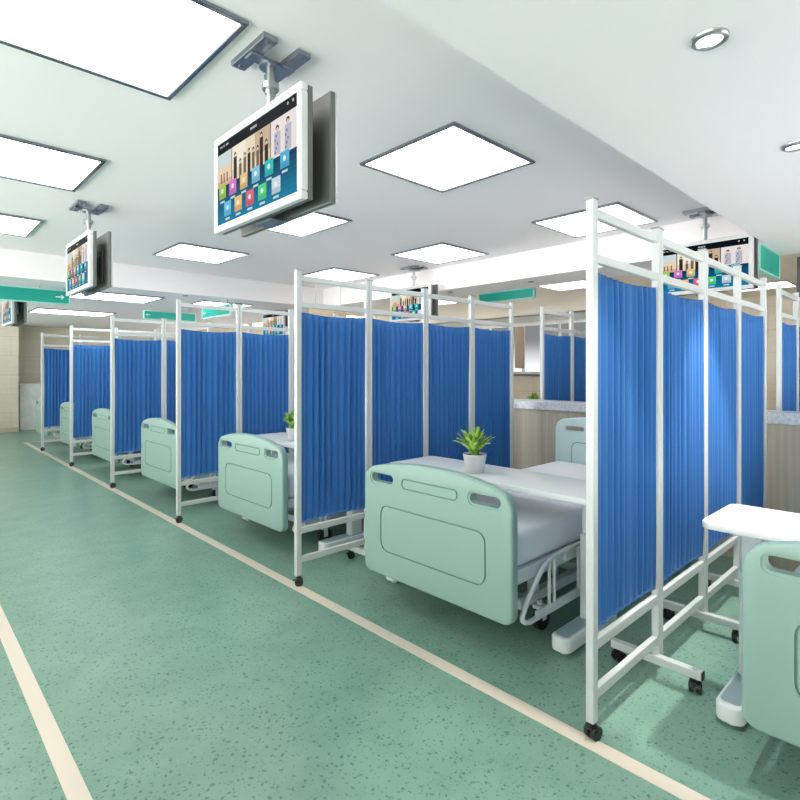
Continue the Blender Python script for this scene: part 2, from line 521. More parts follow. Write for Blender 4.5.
# ------------------------------------------------------------------ ceiling lights
def ceiling_light(x0, x1, y0, y1, z, label, src=None):
    x0, x1, y0, y1 = x0 * K, x1 * K, y0 * K, y1 * K
    cx, cy = (x0 + x1) / 2, (y0 + y1) / 2
    if src is not None:
        return dup(src, (cx, cy, z), label, 'recessed ceiling light panels')
    t = empty('ceiling_light', (cx, cy, z))
    tag(t, label, 'ceiling light', 'recessed ceiling light panels')
    w, d, f = (x1 - x0), (y1 - y0), .022
    bm = bmesh.new()
    for s in (-1, 1):
        box(bm, (0, s * (d / 2 - f / 2), -.008), (w, f, .016), .003, 1)
        box(bm, (s * (w / 2 - f / 2), 0, -.008), (f, d - 2 * f, .016), .003, 1)
    obj('frame', bm, M['chrome'], t)
    obj('diffuser', boxm((0, 0, -.004), (w - 2 * f, d - 2 * f, .008)), M['diffuser'], t)
    return t

xs = {'l': (.205, .995), 'a': (2.185, 2.975), 'b': (4.165, 4.955)}
ys = [(1.877, 2.675), (3.74, 4.53), (5.615, 6.42)]
LL = {
    ('l', 0): 'largest square ceiling light, at the top left corner over the aisle',
    ('l', 1): 'square ceiling light over the aisle, second along from the large corner one',
    ('l', 2): 'square ceiling light over the aisle cut by the left edge, third from the corner',
    ('a', 0): 'square ceiling light right of the largest hanging television',
    ('a', 1): 'square ceiling light partly hidden below the largest hanging television',
    ('a', 2): 'square ceiling light left of and below the largest hanging television',
    ('b', 0): 'square ceiling light behind the top of the nearest screen',
    ('b', 1): 'square ceiling light just above the middle small television',
    ('b', 2): 'square ceiling light above the left end of the second screen',
}
first = None
for k in ('l', 'a', 'b'):
    for i, (a, b) in enumerate(ys):
        lab = LL.get((k, i), 'square ceiling light outside the view over the opposite bays, row %s' % ('near', 'middle', 'far')[i])
        t = ceiling_light(xs[k][0], xs[k][1], a, b, CZ, lab, first)
        first = first or t
t = ceiling_light(1.62, 2.83, 7.8, 8.66, SZ, 'long ceiling light beyond the soffit behind the second hanging television')
def square_at(cx, cy, z, lab):
    dup(first, (cx * K, cy * K, z), lab, 'recessed ceiling light panels')
square_at(3.75, 8.12, SZ, 'thin far ceiling light between the two small far green signs')
square_at(7.7, 4.25, CZ, 'ceiling light in the room behind, left of the tallest screen post')
square_at(10.0, 2.2, CZ, 'far ceiling light low under the right green sign')
square_at(7.7, 7.2, CZ, 'ceiling light in the room behind, above the second screen')
dup(t, (2.28, 10.55, SZ), 'farthest long ceiling light, seen over the last screens at the far left')
square_at(8.4, 10.6, CZ, 'ceiling light in the far corner of the room behind')

def downlight(x, y, z, r, lit, label):
    x, y = x * K, y * K
    t = empty('downlight', (x, y, z)); tag(t, label, 'downlight', 'round recessed downlights')
    bm = bmesh.new()
    n = 32
    prof = [(r * .66, 0), (r * .68, -.010), (r * .80, -.014), (r * .97, -.008), (r, 0)]
    rings = [[bm.verts.new((p[0] * math.cos(2 * math.pi * k / n), p[0] * math.sin(2 * math.pi * k / n), p[1])) for k in range(n)] for p in prof]
    for a, b in zip(rings, rings[1:]):
        for k in range(n): bm.faces.new((a[k], a[(k + 1) % n], b[(k + 1) % n], b[k]))
    bmesh.ops.recalc_face_normals(bm, faces=bm.faces)
    obj('trim_ring', bm, M['steel'], t, True)
    bm = bmesh.new(); cyl(bm, (0, 0, 0), (0, 0, -.006), r * .67, n=32)
    obj('lens', bm, M['lens'] if lit else M['lens_off'], t)
    return t
downlight(1.845, .545, SZ, .052, True, 'bright round downlight near the top right of the ceiling')
downlight(3.01, .535, SZ, .052, True, 'round downlight cut by the right edge of the picture')
downlight(2.955, 7.40, SZ, .035, False, 'tiny downlight in the far soffit above the third screen')
downlight(5.36, 4.67, SZ, .035, False, 'tiny downlight in the soffit right of the middle small television')
downlight(5.37, 3.45, SZ, .035, False, 'tiny downlight in the soffit left of the tallest screen post')

# ------------------------------------------------------------------ hanging green signs
def sign(cx, cy, z0, z1, w, axis, label, arrow=None, ztop=None, side=-1):
    """axis 'x': face looks along -y, width along x; 'y': face looks along -x, width along y"""
    cx, cy, w = cx * K, cy * K, w * K
    z0, z1 = 1.3 + (z0 - 1.3) * K, 1.3 + (z1 - 1.3) * K
    t = empty('hanging_sign', (cx, cy, z0)); tag(t, label, 'sign', 'green hanging signs')
    h = z1 - z0
    def put(bm, u, wz, su, sz, off, th, bev=.003):
        if axis == 'x': box(bm, (u, off, wz), (su, th, sz), bev, 1)
        else: box(bm, (off, u, wz), (th, su, sz), bev, 1)
    bm = bmesh.new(); put(bm, 0, h / 2, w, h, 0, .05)
    obj('sign_board', bm, M['green'], t)
    bm = bmesh.new(); put(bm, 0, -.006, w + .012, .012, 0, .056)
    put(bm, 0, h + .006, w + .012, .012, 0, .056); put(bm, -w / 2 - .006, h / 2, .012, h, 0, .056); put(bm, w / 2 + .006, h / 2, .012, h, 0, .056)
    obj('edge_trim', bm, M['green_edge'], t)
    if ztop and ztop > z1 + .02:
        for s in (-1, 1):
            p = (s * w * .38, 0) if axis == 'x' else (0, s * w * .38)
            bm = bmesh.new(); cyl(bm, (p[0], p[1], h), (p[0], p[1], ztop - z0), .006, n=8)
            obj('hanger_rod', bm, M['steel'], t)
    if arrow is not None:
        u, d = arrow
        bm = bmesh.new()
        s = h * .3
        put(bm, u, h / 2, s * 1.8, s * .28, side * .027, .004, 0)
        for sg in (-1, 1):
            vs = []
            rr = Matrix.Rotation(R(sg * 45), 3, 'Y' if axis == 'x' else 'X')
            b2 = (s * .9, .004, s * .28) if axis == 'x' else (.004, s * .9, s * .28)
            c2 = Vector((s * .3, 0, 0)) if axis == 'x' else Vector((0, s * .3, 0))
            c2 = rr @ c2 * (-d)
            tip = u + d * s * .95
            c = (tip + c2.x, side * .028, h / 2 + c2.z) if axis == 'x' else (side * .028, tip + c2.y, h / 2 + c2.z)
            box(bm, c, b2, 0, rot=rr)
        obj('arrow', bm, M['white_mark'], t)
    return t
sign(.35, 7.72, 2.125, 2.275, 2.55, 'x', 'long green hanging sign at the left edge, behind the second television', (1.13, 1), SZ)
sign(3.3, 8.87, 2.115, 2.225, .80, 'x', 'small green arrow sign above the fourth screen, facing the aisle end', (-.33, -1), SZ)
sign(3.58, 7.76, 2.115, 2.245, .92, 'y', 'small tapering green sign above the third screen, its top cut by the soffit', (.36, 1), SZ)
sign(5.86, 4.14, 2.215, 2.325, .84, 'y', 'green sign hung under the soffit right of the middle small television', None, None)
sign(5.46, 1.17, 2.13, 2.325, .66, 'x', 'green sign at the right, behind the nearest small television', None, None)

t = empty('header_board', (4.50, 6.2, 2.07)); tag(t, 'tan wooden board hung from rods above the second screen', 'board')
obj('board', boxm((0, 0, .045), (.62, .05, .09), .004, 1), M['board'], t)
for s in (-.22, .22):
    bm = bmesh.new(); cyl(bm, (s, 0, .09), (s, 0, CZ - 2.07), .005, n=8)
    obj('hanger_rod', bm, M['steel'], t)

# ------------------------------------------------------------------ privacy screens
NP = 4
def curtain_bm(seed, w):
    rnd = random.Random(seed)
    bm = bmesh.new()
    nx, nz = 170, 22
    z0, z1 = .372, 1.650
    ph = [rnd.uniform(0, 6.28) for _ in range(6)]
    nf = 10.5 + rnd.uniform(-.6, .6)
    def off(u, v):
        base = math.sin(2 * math.pi * nf * u + ph[0] + .9 * math.sin(2 * math.pi * 1.7 * u + ph[1]) + .25 * math.sin(4 * v + ph[2]))
        fine = .35 * math.sin(2 * math.pi * nf * 2.1 * u + ph[3] + .4 * math.sin(3 * v))
        a = .0125 * (.75 + .25 * math.sin(2 * math.pi * 2.3 * u + ph[4]))
        pinch = 1 - (.5 if v > .5 else .75) * (abs(2 * v - 1) ** 8)
        return (base + .4 * fine) * a * pinch
    G = {}
    for s in (-1, 1):
        for i in range(nx + 1):
            u = i / nx
            for j in range(nz + 1):
                v = j / nz
                sag_t = -.014 * math.sin(math.pi * u) * v
                rise_b = .010 * math.sin(math.pi * u) * (1 - v)
                v = 0 if j == 0 else .011 + .989 * (j - 1) / (nz - 1)
                z = z0 + (z1 - z0) * v + sag_t + rise_b
                edge = .006 * math.sin(math.pi * v)
                x = edge + (w - 2 * edge) * u
                G[s, i, j] = bm.verts.new((x, off(u, v) + s * .0013, z))
    for i in range(nx):
        for j in range(nz):
            a = bm.faces.new((G[-1, i, j], G[-1, i + 1, j], G[-1, i + 1, j + 1], G[-1, i, j + 1]))
            b = bm.faces.new((G[1, i, j], G[1, i, j + 1], G[1, i + 1, j + 1], G[1, i + 1, j]))
    for i in range(nx):
        for j in (0, nz):
            f = [G[-1, i, j], G[-1, i + 1, j], G[1, i + 1, j], G[1, i, j]]
            bm.faces.new(f if j else f[::-1])
    for f in bm.faces:
        if f.calc_center_median().z < z0 + .020: f.material_index = 1
    for j in range(nz):
        for i in (0, nx):
            f = [G[-1, i, j], G[-1, i, j + 1], G[1, i, j + 1], G[1, i, j]]
            bm.faces.new(f if not i else f[::-1])
    return bm

def caster_bm():
    """small twin-wheel caster; origin at the top of the stem, wheel touches z = -0.062"""
    bm = bmesh.new()
    cyl(bm, (0, 0, 0), (0, 0, -.018), .010, n=12)
    box(bm, (.004, 0, -.024), (.040, .030, .014), .004, 2)
    for s in (-1, 1):
        cyl(bm, (.006, s * .006, -.037), (.006, s * .021, -.037), .025, n=24)
        cyl(bm, (.006, s * .021, -.037), (.006, s * .024, -.037), .014, n=16)
    box(bm, (-.022, 0, -.026), (.018, .012, .006), .002, 1)
    return bm
caster_me = None

PS = .030
def make_screen(loc, label, group, PW):            # PW = panel pitch
    global caster_me
    t = empty('folding_screen', loc); tag(t, label, 'folding screen', group)
    post_me = rail_me = {}
    meshes = {}
    def inst(name, key, bmf, m, lx, ly, lz, parent=t, smooth=False):
        if key not in meshes:
            o = obj(name, bmf(), m, parent, smooth, (lx, ly, lz)); meshes[key] = o.data
            return o
        o = bpy.data.objects.new(name, meshes[key]); o.location = (lx, ly, lz)
        return link(o, parent)
    def post_outer():
        bm = bmesh.new()
        box(bm, (0, 0, .062 + 1.838 / 2), (.036, PS, 1.838), .004, 2)
        return bm
    def post_inner():
        return boxm((0, 0, .068 + 1.832 / 2), (.024, PS, 1.832), .003, 2)
    iw = PW - 2 * .024 - .004                # clear width between the posts of one panel
    def rail(h=.032):
        return lambda: boxm((iw / 2, 0, 0), (iw, .024, h), .003, 2)
    for k in range(NP):
        px = k * PW
        xl = px + (0 if k == 0 else .014)
        xr = px + PW - (0 if k == NP - 1 else .014)
        inst('post', 'po' if k == 0 else 'pi', post_outer if k == 0 else post_inner, M['post'], xl, 0, 0)
        inst('post', 'po' if k == NP - 1 else 'pi', post_outer if k == NP - 1 else post_inner, M['post'], xr, 0, 0)
        x0 = xl + (.018 if k == 0 else .012)
        x1 = xr - (.018 if k == NP - 1 else .012)
        w = x1 - x0
        for nm, z, h in (('top_rail', 1.855, .034), ('curtain_rail', 1.695, .032), ('lower_rail', .33, .036), ('bottom_rail', .155, .036)):
            inst(nm, '%s%.3f' % (nm, w), lambda w=w, h=h: boxm((w / 2, 0, 0), (w, .024, h), .003, 2), M['post'], x0, 0, z)
        cu = inst('curtain', 'curtain%d%.3f' % (k % 2, w), lambda w=w, k=k: curtain_bm(11 + k, w - .006), [M['cloth'], M['hem']], x0 + .003, 0, 0, t, True)
    # caps on post tops
    for k in range(NP + 1):
        w = .042 if k in (0, NP) else .064
        inst('post_cap', 'cap%.3f' % w, lambda w=w: boxm((0, 0, 1.903), (w, .036, .006), .002, 1), M['cap'], k * PW, 0, 0)
    def put_caster(px, py, pz, parent, ly=None):
        global caster_me
        if caster_me is None:
            o = obj('caster', caster_bm(), M['black'], parent, True, (px, py, pz)); caster_me = shade(o.data, 35)
        else:
            o = link(bpy.data.objects.new('caster', caster_me), parent); o.location = (px, py, pz)
        o.rotation_euler = (0, 0, random.uniform(-.6, .6))
    put_caster(0, 0, .0625, t); put_caster(NP * PW, 0, .0625, t)
    for k in (1, 2, 3):
        f = inst('foot', 'foot', lambda: boxm((0, 0, 0), (.034, .37, .034), .003, 2), M['post'], k * PW - .03, 0, .0795)
        for s in (-1, 1):
            inst('end_plug', 'plug%d' % s, lambda s=s: boxm((0, s * .187, 0), (.030, .006, .030), .002, 1), M['black'], 0, 0, 0, f)
            put_caster(0, s * .158, -.017, f)
    return t

SY = [.905, 2.768, 4.609, 6.474, 8.314, 10.211]
SL = ['tallest nearest blue curtain screen with white posts, beside the near right bed',
      'second blue curtain screen in the middle, behind the bed with the potted plant',
      'third blue curtain screen from the right, behind the bed left of the middle screen',
      'fourth blue curtain screen from the right, left of the picture centre',
      'fifth blue curtain screen from the right, second from the far left end',
      'farthest and smallest blue curtain screen at the left end of the row']
make_screen((1.795, SY[0], 0), SL[0], 'blue folding screens along the aisle', .586)
scr = None
for y, lab in zip(SY[1:], SL[1:]):
    if scr is None: scr = make_screen((1.785, y, 0), lab, 'blue folding screens along the aisle', .552)
    else: dup(scr, (1.785, y, 0), lab, 'blue folding screens along the aisle')
dup(scr, (4.50, 2.768, 0), 'blue curtain screen behind the half wall, left of the tallest post', 'blue folding screens behind the half wall')
dup(scr, (4.57, .905, 0), 'blue curtain screen behind the half wall at the right edge', 'blue folding screens behind the half wall')

# ------------------------------------------------------------------ hospital beds
def foot_outline(hw, z0, zs, crown, rb=.05, rt=.085, n=7):
    """rounded bottom, crowned top; y from -hw..hw"""
    pts = []
    for k in range(n + 1):                                  # bottom left
        a = R(180 + 90 * k / n); pts.append((-hw + rb + rb * math.cos(a), z0 + rb + rb * math.sin(a)))
    for k in range(n + 1):
        a = R(270 + 90 * k / n); pts.append((hw - rb + rb * math.cos(a), z0 + rb + rb * math.sin(a)))
    def top(y):
        u = min(1, abs(y) / (hw - rt * .4))
        return zs + crown * (1 - u ** 2.3)
    for k in range(n + 1):                                  # top right corner
        a = R(0 + 90 * k / n)
        y = hw - rt + rt * math.cos(a)
        pts.append((y, zs - rt + rt * math.sin(a) + (top(hw - rt) - zs) * k / n))
    m = 16
    for k in range(1, m):
        y = (hw - rt) * (1 - 2 * k / m)
        pts.append((y, top(y)))
    for k in range(n + 1):
        a = R(90 + 90 * k / n)
        y = -hw + rt + rt * math.cos(a)
        pts.append((y, zs - rt + rt * math.sin(a) + (top(hw - rt) - zs) * (1 - k / n)))
    return pts

def ring(y0, y1, z0, z1, r, g):
    return [rrect(y0, y1, z0, z1, r), rrect(y0 + g, y1 - g, z0 + g, z1 - g, max(.004, r - g))]

def board_mesh(front, hw, z0, zs, crown, holes, rings, m, thick=.052):
    bm = to_yz(prism(foot_outline(hw, z0, zs, crown), thick, .013), 0)
    cut = []
    for (a, b, c, d, r) in holes:                           # hand hole with a shallow stepped rim on both faces
        cut.append((to_yz(prism(rrect(a, b, c, d, r), thick * 2), 0), False))
        for q in (-1, 1):
            cut.append((to_yz(prism(rrect(a - .010, b + .010, c - .010, d + .010, r + .008), .010), q * thick / 2), False))
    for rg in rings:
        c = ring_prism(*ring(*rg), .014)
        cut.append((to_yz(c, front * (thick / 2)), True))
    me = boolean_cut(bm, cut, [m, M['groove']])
    return shade(me, 38)

def make_bed(loc, label, group):
    """local origin: floor, centre of the bed's width, at the outer face of the footboard; length along +x"""
    t = empty('hospital_bed', loc); tag(t, label, 'hospital bed', group)
    def part(name, me, m, lx, parent=t):
        o = bpy.data.objects.new(name, me); o.location = (lx, 0, 0)
        return link(o, parent)
    hy, hz = .345, .715
    fb = board_mesh(-1, .493, .19, .762, .058,
                    [(hy - .085, hy + .085, hz - .024, hz + .024, .022), (-hy - .085, -hy + .085, hz - .024, hz + .024, .022)],
                    [(-.355, .355, .325, .575, .055, .008), (-.19, .19, .682, .738, .026, .007)], M['mint'])
    part('footboard', fb, M['mint'], .026)
    hb = board_mesh(-1, .475, .25, .90, .035,
                    [(.30 - .075, .30 + .085, .815, .852, .017), (-.30 - .085, -.30 + .075, .815, .852, .017)],
                    [(-.33, .33, .48, .73, .05, .006)], M['mint_pale'])
    part('headboard', hb, M['mint_pale'], 2.03)
    # mattress with soft rounded edges
    obj('mattress', boxm((1.03, 0, .488), (1.94, .90, .165), .035, 4), M['mattress'], t, True)
    # deck: tray with side channels and cross bars
    bm = bmesh.new()
    for s in (-1, 1):
        box(bm, (1.03, s * .435, .372), (1.94, .045, .062), .006, 2)
    for x in (.09, .55, 1.03, 1.5, 1.97):
        box(bm, (x, 0, .375), (.05, .84, .045), .004, 1)
    box(bm, (1.03, 0, .398), (1.92, .85, .012), .002, 1)
    obj('bed_deck', bm, M['frame'], t)
    # lower base frame with lifting arms
    bm = bmesh.new()
    for s in (-1, 1):
        box(bm, (1.05, s * .33, .165), (1.55, .045, .05), .005, 2)
        for x in (.42, 1.62):
            box(bm, (x, s * .33, .265), (.05, .04, .19), .004, 1)
        box(bm, (.75, s * .26, .265), (.03, .03, .20), .004, 1, rot=None)
    for x in (.33, .95, 1.75):
        box(bm, (x, 0, .165), (.05, .66, .05), .005, 2)
    box(bm, (1.05, 0, .25), (.50, .10, .08), .02, 2)
    obj('base_frame', bm, M['frame'], t)
    # folded-down side rails of bent tube
    for s in (-1, 1):
        bm = bmesh.new()
        pts = roundpath([(1.25, s * .478, .42), (.43, s * .478, .420), (.29, s * .478, .400), (.15, s * .478, .275), (.09, s * .478, .195),
                         (.14, s * .478, .165), (1.25, s * .478, .165), (1.25, s * .478, .42)], .05, 6)
        tube(bm, pts, .0115, 12)
        obj('side_rail', bm, M['frame'], t, True)
        par = t.children[-1] if False else None
        bm = bmesh.new()
        box(bm, (.72, s * .478, .178), (1.02, .013, .042), .004, 2)
        for x in (.325, .37, .60, .85, 1.10):
            cyl(bm, (x, s * .478, .175), (x, s * .478, .412), .008, n=10)
        for x in (.50, 1.05):
            box(bm, (x, s * .462, .385), (.04, .03, .05), .004, 1)
        obj('rail_bars', bm, M['frame'], [c for c in COL.objects if c.name.startswith('side_rail')][-1] if False else t, False)
    # casters
    for x in (.43, 1.68):
        for s in (-1, 1):
            bm = bmesh.new()
            cyl(bm, (x, s * .36, .055), (x, s * .36, .15), .013, n=12)
            box(bm, (x, s * .36, .118), (.055, .05, .02), .006, 2)
            for q in (-1, 1):
                box(bm, (x + .012, s * .36 + q * .022, .085), (.036, .006, .07), .003, 1)
            o = obj('caster', bm, M['frame'], t)
            bm = bmesh.new()
            cyl(bm, (x + .015, s * .36 - .016, .056), (x + .015, s * .36 + .016, .056), .056, n=28)
            w = obj('wheel', bm, M['rubber'], o); shade(w.data, 40)
    return t
BY = [-.010, 1.827, 3.678, 5.516, 7.416, 9.246, 11.144]
BL = ['mint hospital bed at the right edge, nearest and cut by the frame',
      'mint hospital bed whole in view at the centre, under the potted plant',
      'mint hospital bed left of the middle screen, second whole one from the right',
      'mint hospital bed between the third and fourth screens',
      'mint hospital bed between the fourth and fifth screens',
      'small mint hospital bed between the two farthest screens',
      'farthest mint hospital bed, a sliver left of the last screen']
bed = None
for y, lab in zip(BY, BL):
    if bed is None: bed = make_bed((1.93, y, 0), lab, 'mint hospital beds along the aisle')
    else: dup(bed, (1.93, y, 0), lab, 'mint hospital beds along the aisle')

# ------------------------------------------------------------------ overbed tables
def make_table(loc, label, near, far):
    t = empty('overbed_table', loc); tag(t, label, 'overbed table', 'white overbed tables')
    bm = curve_mesh([rrect(-.20, .20, -.66, .66, .035)], .028, .005, 2)
    bmesh.ops.translate(bm, vec=(0, 0, .717), verts=bm.verts)
    o = obj('tabletop', bm, M['tabletop'], t); shade(o.data, 40)
    for y in (-near, far):
        obj('upper_column', boxm((.085, y, .60), (.085, .05, .206), .008, 2), M['tabletop'], t)
        obj('lower_column', boxm((.085, y, .285), (.105, .064, .43), .010, 2), M['table_leg'], t)
        bm = to_foot(y)
        f = obj('foot', bm, M['tabletop'], t); shade(f.data, 40)
        bm = curve_mesh([rrect(-.20, .22, y - .034, y + .034, .02)], .004)
        bmesh.ops.translate(bm, vec=(0, 0, .087), verts=bm.verts)
        obj('foot_cover', bm, M['foot_cover'], f)
    return t

def to_foot(s):            # s = y of the foot
    bm = curve_mesh([rrect(-.22, .30, s - .048, s + .048, .035)], .068, .010, 3)
    bmesh.ops.translate(bm, vec=(0, 0, .051), verts=bm.verts)
    for q in (-.17, .25):
        cyl(bm, (q, s, 0), (q, s, .02), .018, n=12)
    return bm
tb = make_table((2.42, 1.785, 0), 'white overbed table across the central bed, carrying the potted plant', .515, .625)
make_table((2.42, .03, 0), 'white overbed table at the right edge behind the nearest footboard', .60, .56)
dup(tb, (2.42, 3.64, 0), 'white overbed table left of the middle screen, mostly hidden by its post')
dup(tb, (6.75, 4.0, 0), 'white overbed table hidden behind the half wall', rz=R(180))

# ------------------------------------------------------------------ potted plants
def make_plant(loc, label):
    t = empty('potted_plant', loc); tag(t, label, 'potted plant', 'small potted plants on the bed tables')
    bm = bmesh.new()
    n = 40
    prof = [(0.0, 0), (.047, 0), (.050, .003), (.066, .100), (.064, .102), (.060, .100), (.058, .088), (0.0, .088)]
    rings = []
    for r, z in prof:
        if r == 0: rings.append([bm.verts.new((0, 0, z))])
        else: rings.append([bm.verts.new((r * math.cos(2 * math.pi * k / n), r * math.sin(2 * math.pi * k / n), z)) for k in range(n)])
    for a, b in zip(rings, rings[1:]):
        for k in range(n):
            q = (k + 1) % n
            if len(a) == 1: bm.faces.new((a[0], b[q], b[k]))
            elif len(b) == 1: bm.faces.new((a[k], a[q], b[0]))
            else: bm.faces.new((a[k], a[q], b[q], b[k]))
    p = obj('pot', bm, M['pot'], t, True); shade(p.data, 40)
    bm = bmesh.new()
    cyl(bm, (0, 0, .085), (0, 0, .091), .058, n=24)
    obj('soil', bm, M['soil'], t)
    rnd = random.Random(5)
    for i in range(38):
        az = i * 2.39996 + rnd.uniform(-.25, .25)
        f = i / 37
        lean = .08 + .92 * f ** .9 + rnd.uniform(-.08, .08)        # from upright to arching outward
        Lh = rnd.uniform(.135, .18) * (1 - .15 * f)
        W = rnd.uniform(.017, .025)
        bm = bmesh.new()
        m = 9
        d = Vector((math.cos(az), math.sin(az), 0)); side = Vector((-math.sin(az), math.cos(az), 0))
        pos = Vector((0, 0, .086)) + d * rnd.uniform(.003, .018)
        ang = lean * .45
        rows = []
        for k in range(m + 1):
            u = k / m
            w = W * (math.sin(math.pi * min(1, u * .93 + .07)) ** .7) * (1 if u < .97 else .15)
            nrm = (Vector((0, 0, 1)) * math.sin(ang) - d * math.cos(ang))
            fold = nrm * w * .35
            row = []
            for s, off in ((-1, 1), (0, 0), (1, 1)):
                row.append(pos + side * w * s + fold * off * 1.0)
            rows.append((row, nrm))
            st = Lh / m
            pos = pos + (d * math.sin(ang) + Vector((0, 0, 1)) * math.cos(ang)) * st
            ang += lean * 1.0 / m
        th = .0009
        top = [[bm.verts.new(c + nn * th) for c in r] for r, nn in rows]
        bot = [[bm.verts.new(c - nn * th) for c in r] for r, nn in rows]
        for a in range(m):
            for c in range(2):
                bm.faces.new((top[a][c], top[a][c + 1], top[a + 1][c + 1], top[a + 1][c]))
                bm.faces.new((bot[a][c], bot[a + 1][c], bot[a + 1][c + 1], bot[a][c + 1]))
            bm.faces.new((top[a][0], top[a + 1][0], bot[a + 1][0], bot[a][0]))
            bm.faces.new((top[a][2], bot[a][2], bot[a + 1][2], top[a + 1][2]))
        bm.faces.new((top[m][0], top[m][1], top[m][2], bot[m][2], bot[m][1], bot[m][0]))
        bmesh.ops.recalc_face_normals(bm, faces=bm.faces)
        obj('leaf', bm, M['leaf'], t, True)
    return t
pl = make_plant((2.37, 1.885, .7315), 'potted green plant in a white pot on the central bed table')
dup(pl, (2.37, 3.73, .7315), 'potted green plant half hidden by the post of the middle screen', None, 1.1)
dup(pl, (6.68, 4.24, .7315), 'potted plant behind the half wall, only leaf tips showing above the counter', None, 2.0)

# ------------------------------------------------------------------ ceiling televisions
TVM = {}
def tvm(key, col, s=1.0):
    if key not in TVM:
        TVM[key] = emit('screen_' + key, col, s)
        bsdf(TVM[key]).inputs['Specular IOR Level'].default_value = .03
    return TVM[key]
def display_bm():
    """home screen seen from -x: u runs left to right = -y, v upward; returns bm with many materials"""
    bm = bmesh.new(); mats = []
    W, H = .642, .358
    def m(key, col, s=.95):
        mm = tvm(key, col, s)
        if mm not in mats: mats.append(mm)
        return mats.index(mm)
    def rect(u0, u1, v0, v1, key, col, layer=1, rot=0.0):
        mi = m(key, col)
        d = .0006 * layer
        box(bm, (-d / 2, -((u0 + u1) / 2 - .5) * W, (v0 + v1) / 2 * H), (d, (u1 - u0) * W, (v1 - v0) * H), 0, mi=mi)
    def disc(u, v, r, key, col, layer=3, sx=1.0, sz=1.0):
        mi = m(key, col); n = 18
        c = bmesh.ops.create_circle(bm, cap_ends=True, segments=n, radius=r)
        vs = c['verts']
        for q in vs:
            a, b, _ = q.co
            q.co = (-.0006 * layer, -((u - .5) * W) - a * sx, v * H + b * sz)
        for f in {f for q in vs for f in q.link_faces}: f.material_index = mi; f.normal_update()
    rect(0, 1, 0, 1, 'backdrop', (.001, .004, .008, 1))
    for k in range(8):                                       # the menu's blue wallpaper bands
        t = k / 7
        rect(0, 1, .46 * k / 8, .46 * (k + 1) / 8, 'blue%d' % k, (.002, .21 - .17 * t, .36 - .26 * t, 1), 1.5)
    # header
    for u, w in ((.04, .03), (.085, .02), (.125, .035)): rect(u, u + w, .935, .955, 'header_mark', (.5, .5, .5, 1), 2)
    for u, w in ((.46, .025), (.49, .025), (.52, .02)): rect(u, u + w, .925, .95, 'header_mark', (.5, .5, .5, 1), 2)
    disc(.90, .945, .006, 'header_mark', (.5, .5, .5, 1)); disc(.955, .945, .006, 'header_mark', (.5, .5, .5, 1))
    # three posters
    dark = (.035, .022, .02, 1)
    rect(.0, .205, .46, .86, 'poster_sky', (.62, .74, .74, 1), 2)
    rect(.0, .205, .46, .70, 'poster_dusk', (.85, .66, .47, 1), 2.2)
    rect(.0, .205, .46, .53, 'poster_sand', (.70, .45, .30, 1), 2.4)
    for u in (.06, .10, .145):
        rect(u - .008, u + .008, .50, .58, 'figure_brown', (.22, .10, .06, 1), 2.8); disc(u, .597, .006, 'figure_brown', (.22, .10, .06, 1), 2.8)
    rect(.215, .70, .46, .86, 'poster_cream', (.84, .72, .53, 1), 2)
    rect(.215, .40, .60, .86, 'poster_light', (.93, .86, .70, 1), 2.2)
    rect(.52, .70, .60, .86, 'poster_tan', (.60, .46, .32, 1), 2.2)
    for u, h, w in ((.26, .27, .03), (.33, .16, .024), (.39, .20, .024), (.445, .22, .026), (.50, .20, .024), (.555, .19, .024), (.60, .31, .028), (.66, .20, .03)):
        key, cc = ('figure_dark', dark) if w > .0245 else ('figure_mid', (.20, .13, .09, 1))
        rect(u - w * .7, u + w * .7, .46, .46 + h, key, cc, 2.8)
        disc(u, .46 + h + .03, .0095, 'figure_dark', dark, 3)
        disc(u, .46 + h + .018, .007, 'figure_skin', (.75, .52, .40, 1), 3.3)
    rect(.71, 1.0, .46, .86, 'poster_pale', (.85, .78, .76, 1), 2)
    for u, h in ((.785, .26), (.90, .28)):
        rect(u - .034, u + .034, .48, .46 + h, 'figure_grey', (.50, .50, .58, 1), 2.8)
        for q in range(5): rect(u - .03 + .012 * (q % 3), u - .016 + .012 * (q % 3), .50 + q * .042, .525 + q * .042, 'figure_dot', (.16, .16, .24, 1), 3)
        disc(u, .46 + h + .04, .012, 'figure_dark', dark, 3); disc(u, .46 + h + .025, .009, 'figure_skin', (.75, .52, .40, 1), 3.3)
    # app icons
    icons = [(.075, .355, (.36, .62, .09)), (.225, .355, (.72, .20, .66)), (.375, .355, (.80, .58, .25)), (.53, .355, (.22, .60, .80)), (.69, .355, (.03, .55, .52)), (.865, .355, (.08, .45, .72)),
             (.15, .13, (.14, .55, .82)), (.30, .13, (.88, .55, .22)), (.455, .13, (.78, .14, .22)), (.61, .13, (.10, .68, .25)), (.77, .13, (.60, .72, .80))]
    for i, (u, v, c) in enumerate(icons):
        lo = tuple(x * .75 for x in c)
        ww = .048
        rect(u - ww, u + ww, v - .085 + .04, v + .085 + .04, 'icon_%d' % i, c + (1,), 3)
        rect(u - ww, u + ww, v - .085 + .04, v - .03 + .04, 'icon_low_%d' % i, lo + (1,), 3.3)
        disc(u, v + .05, .010, 'icon_glyph', (.85, .9, .9, 1), 4)
        rect(u - .030, u + .030, v - .095, v - .072, 'caption', (.55, .72, .80, 1), 3)
    return bm, mats

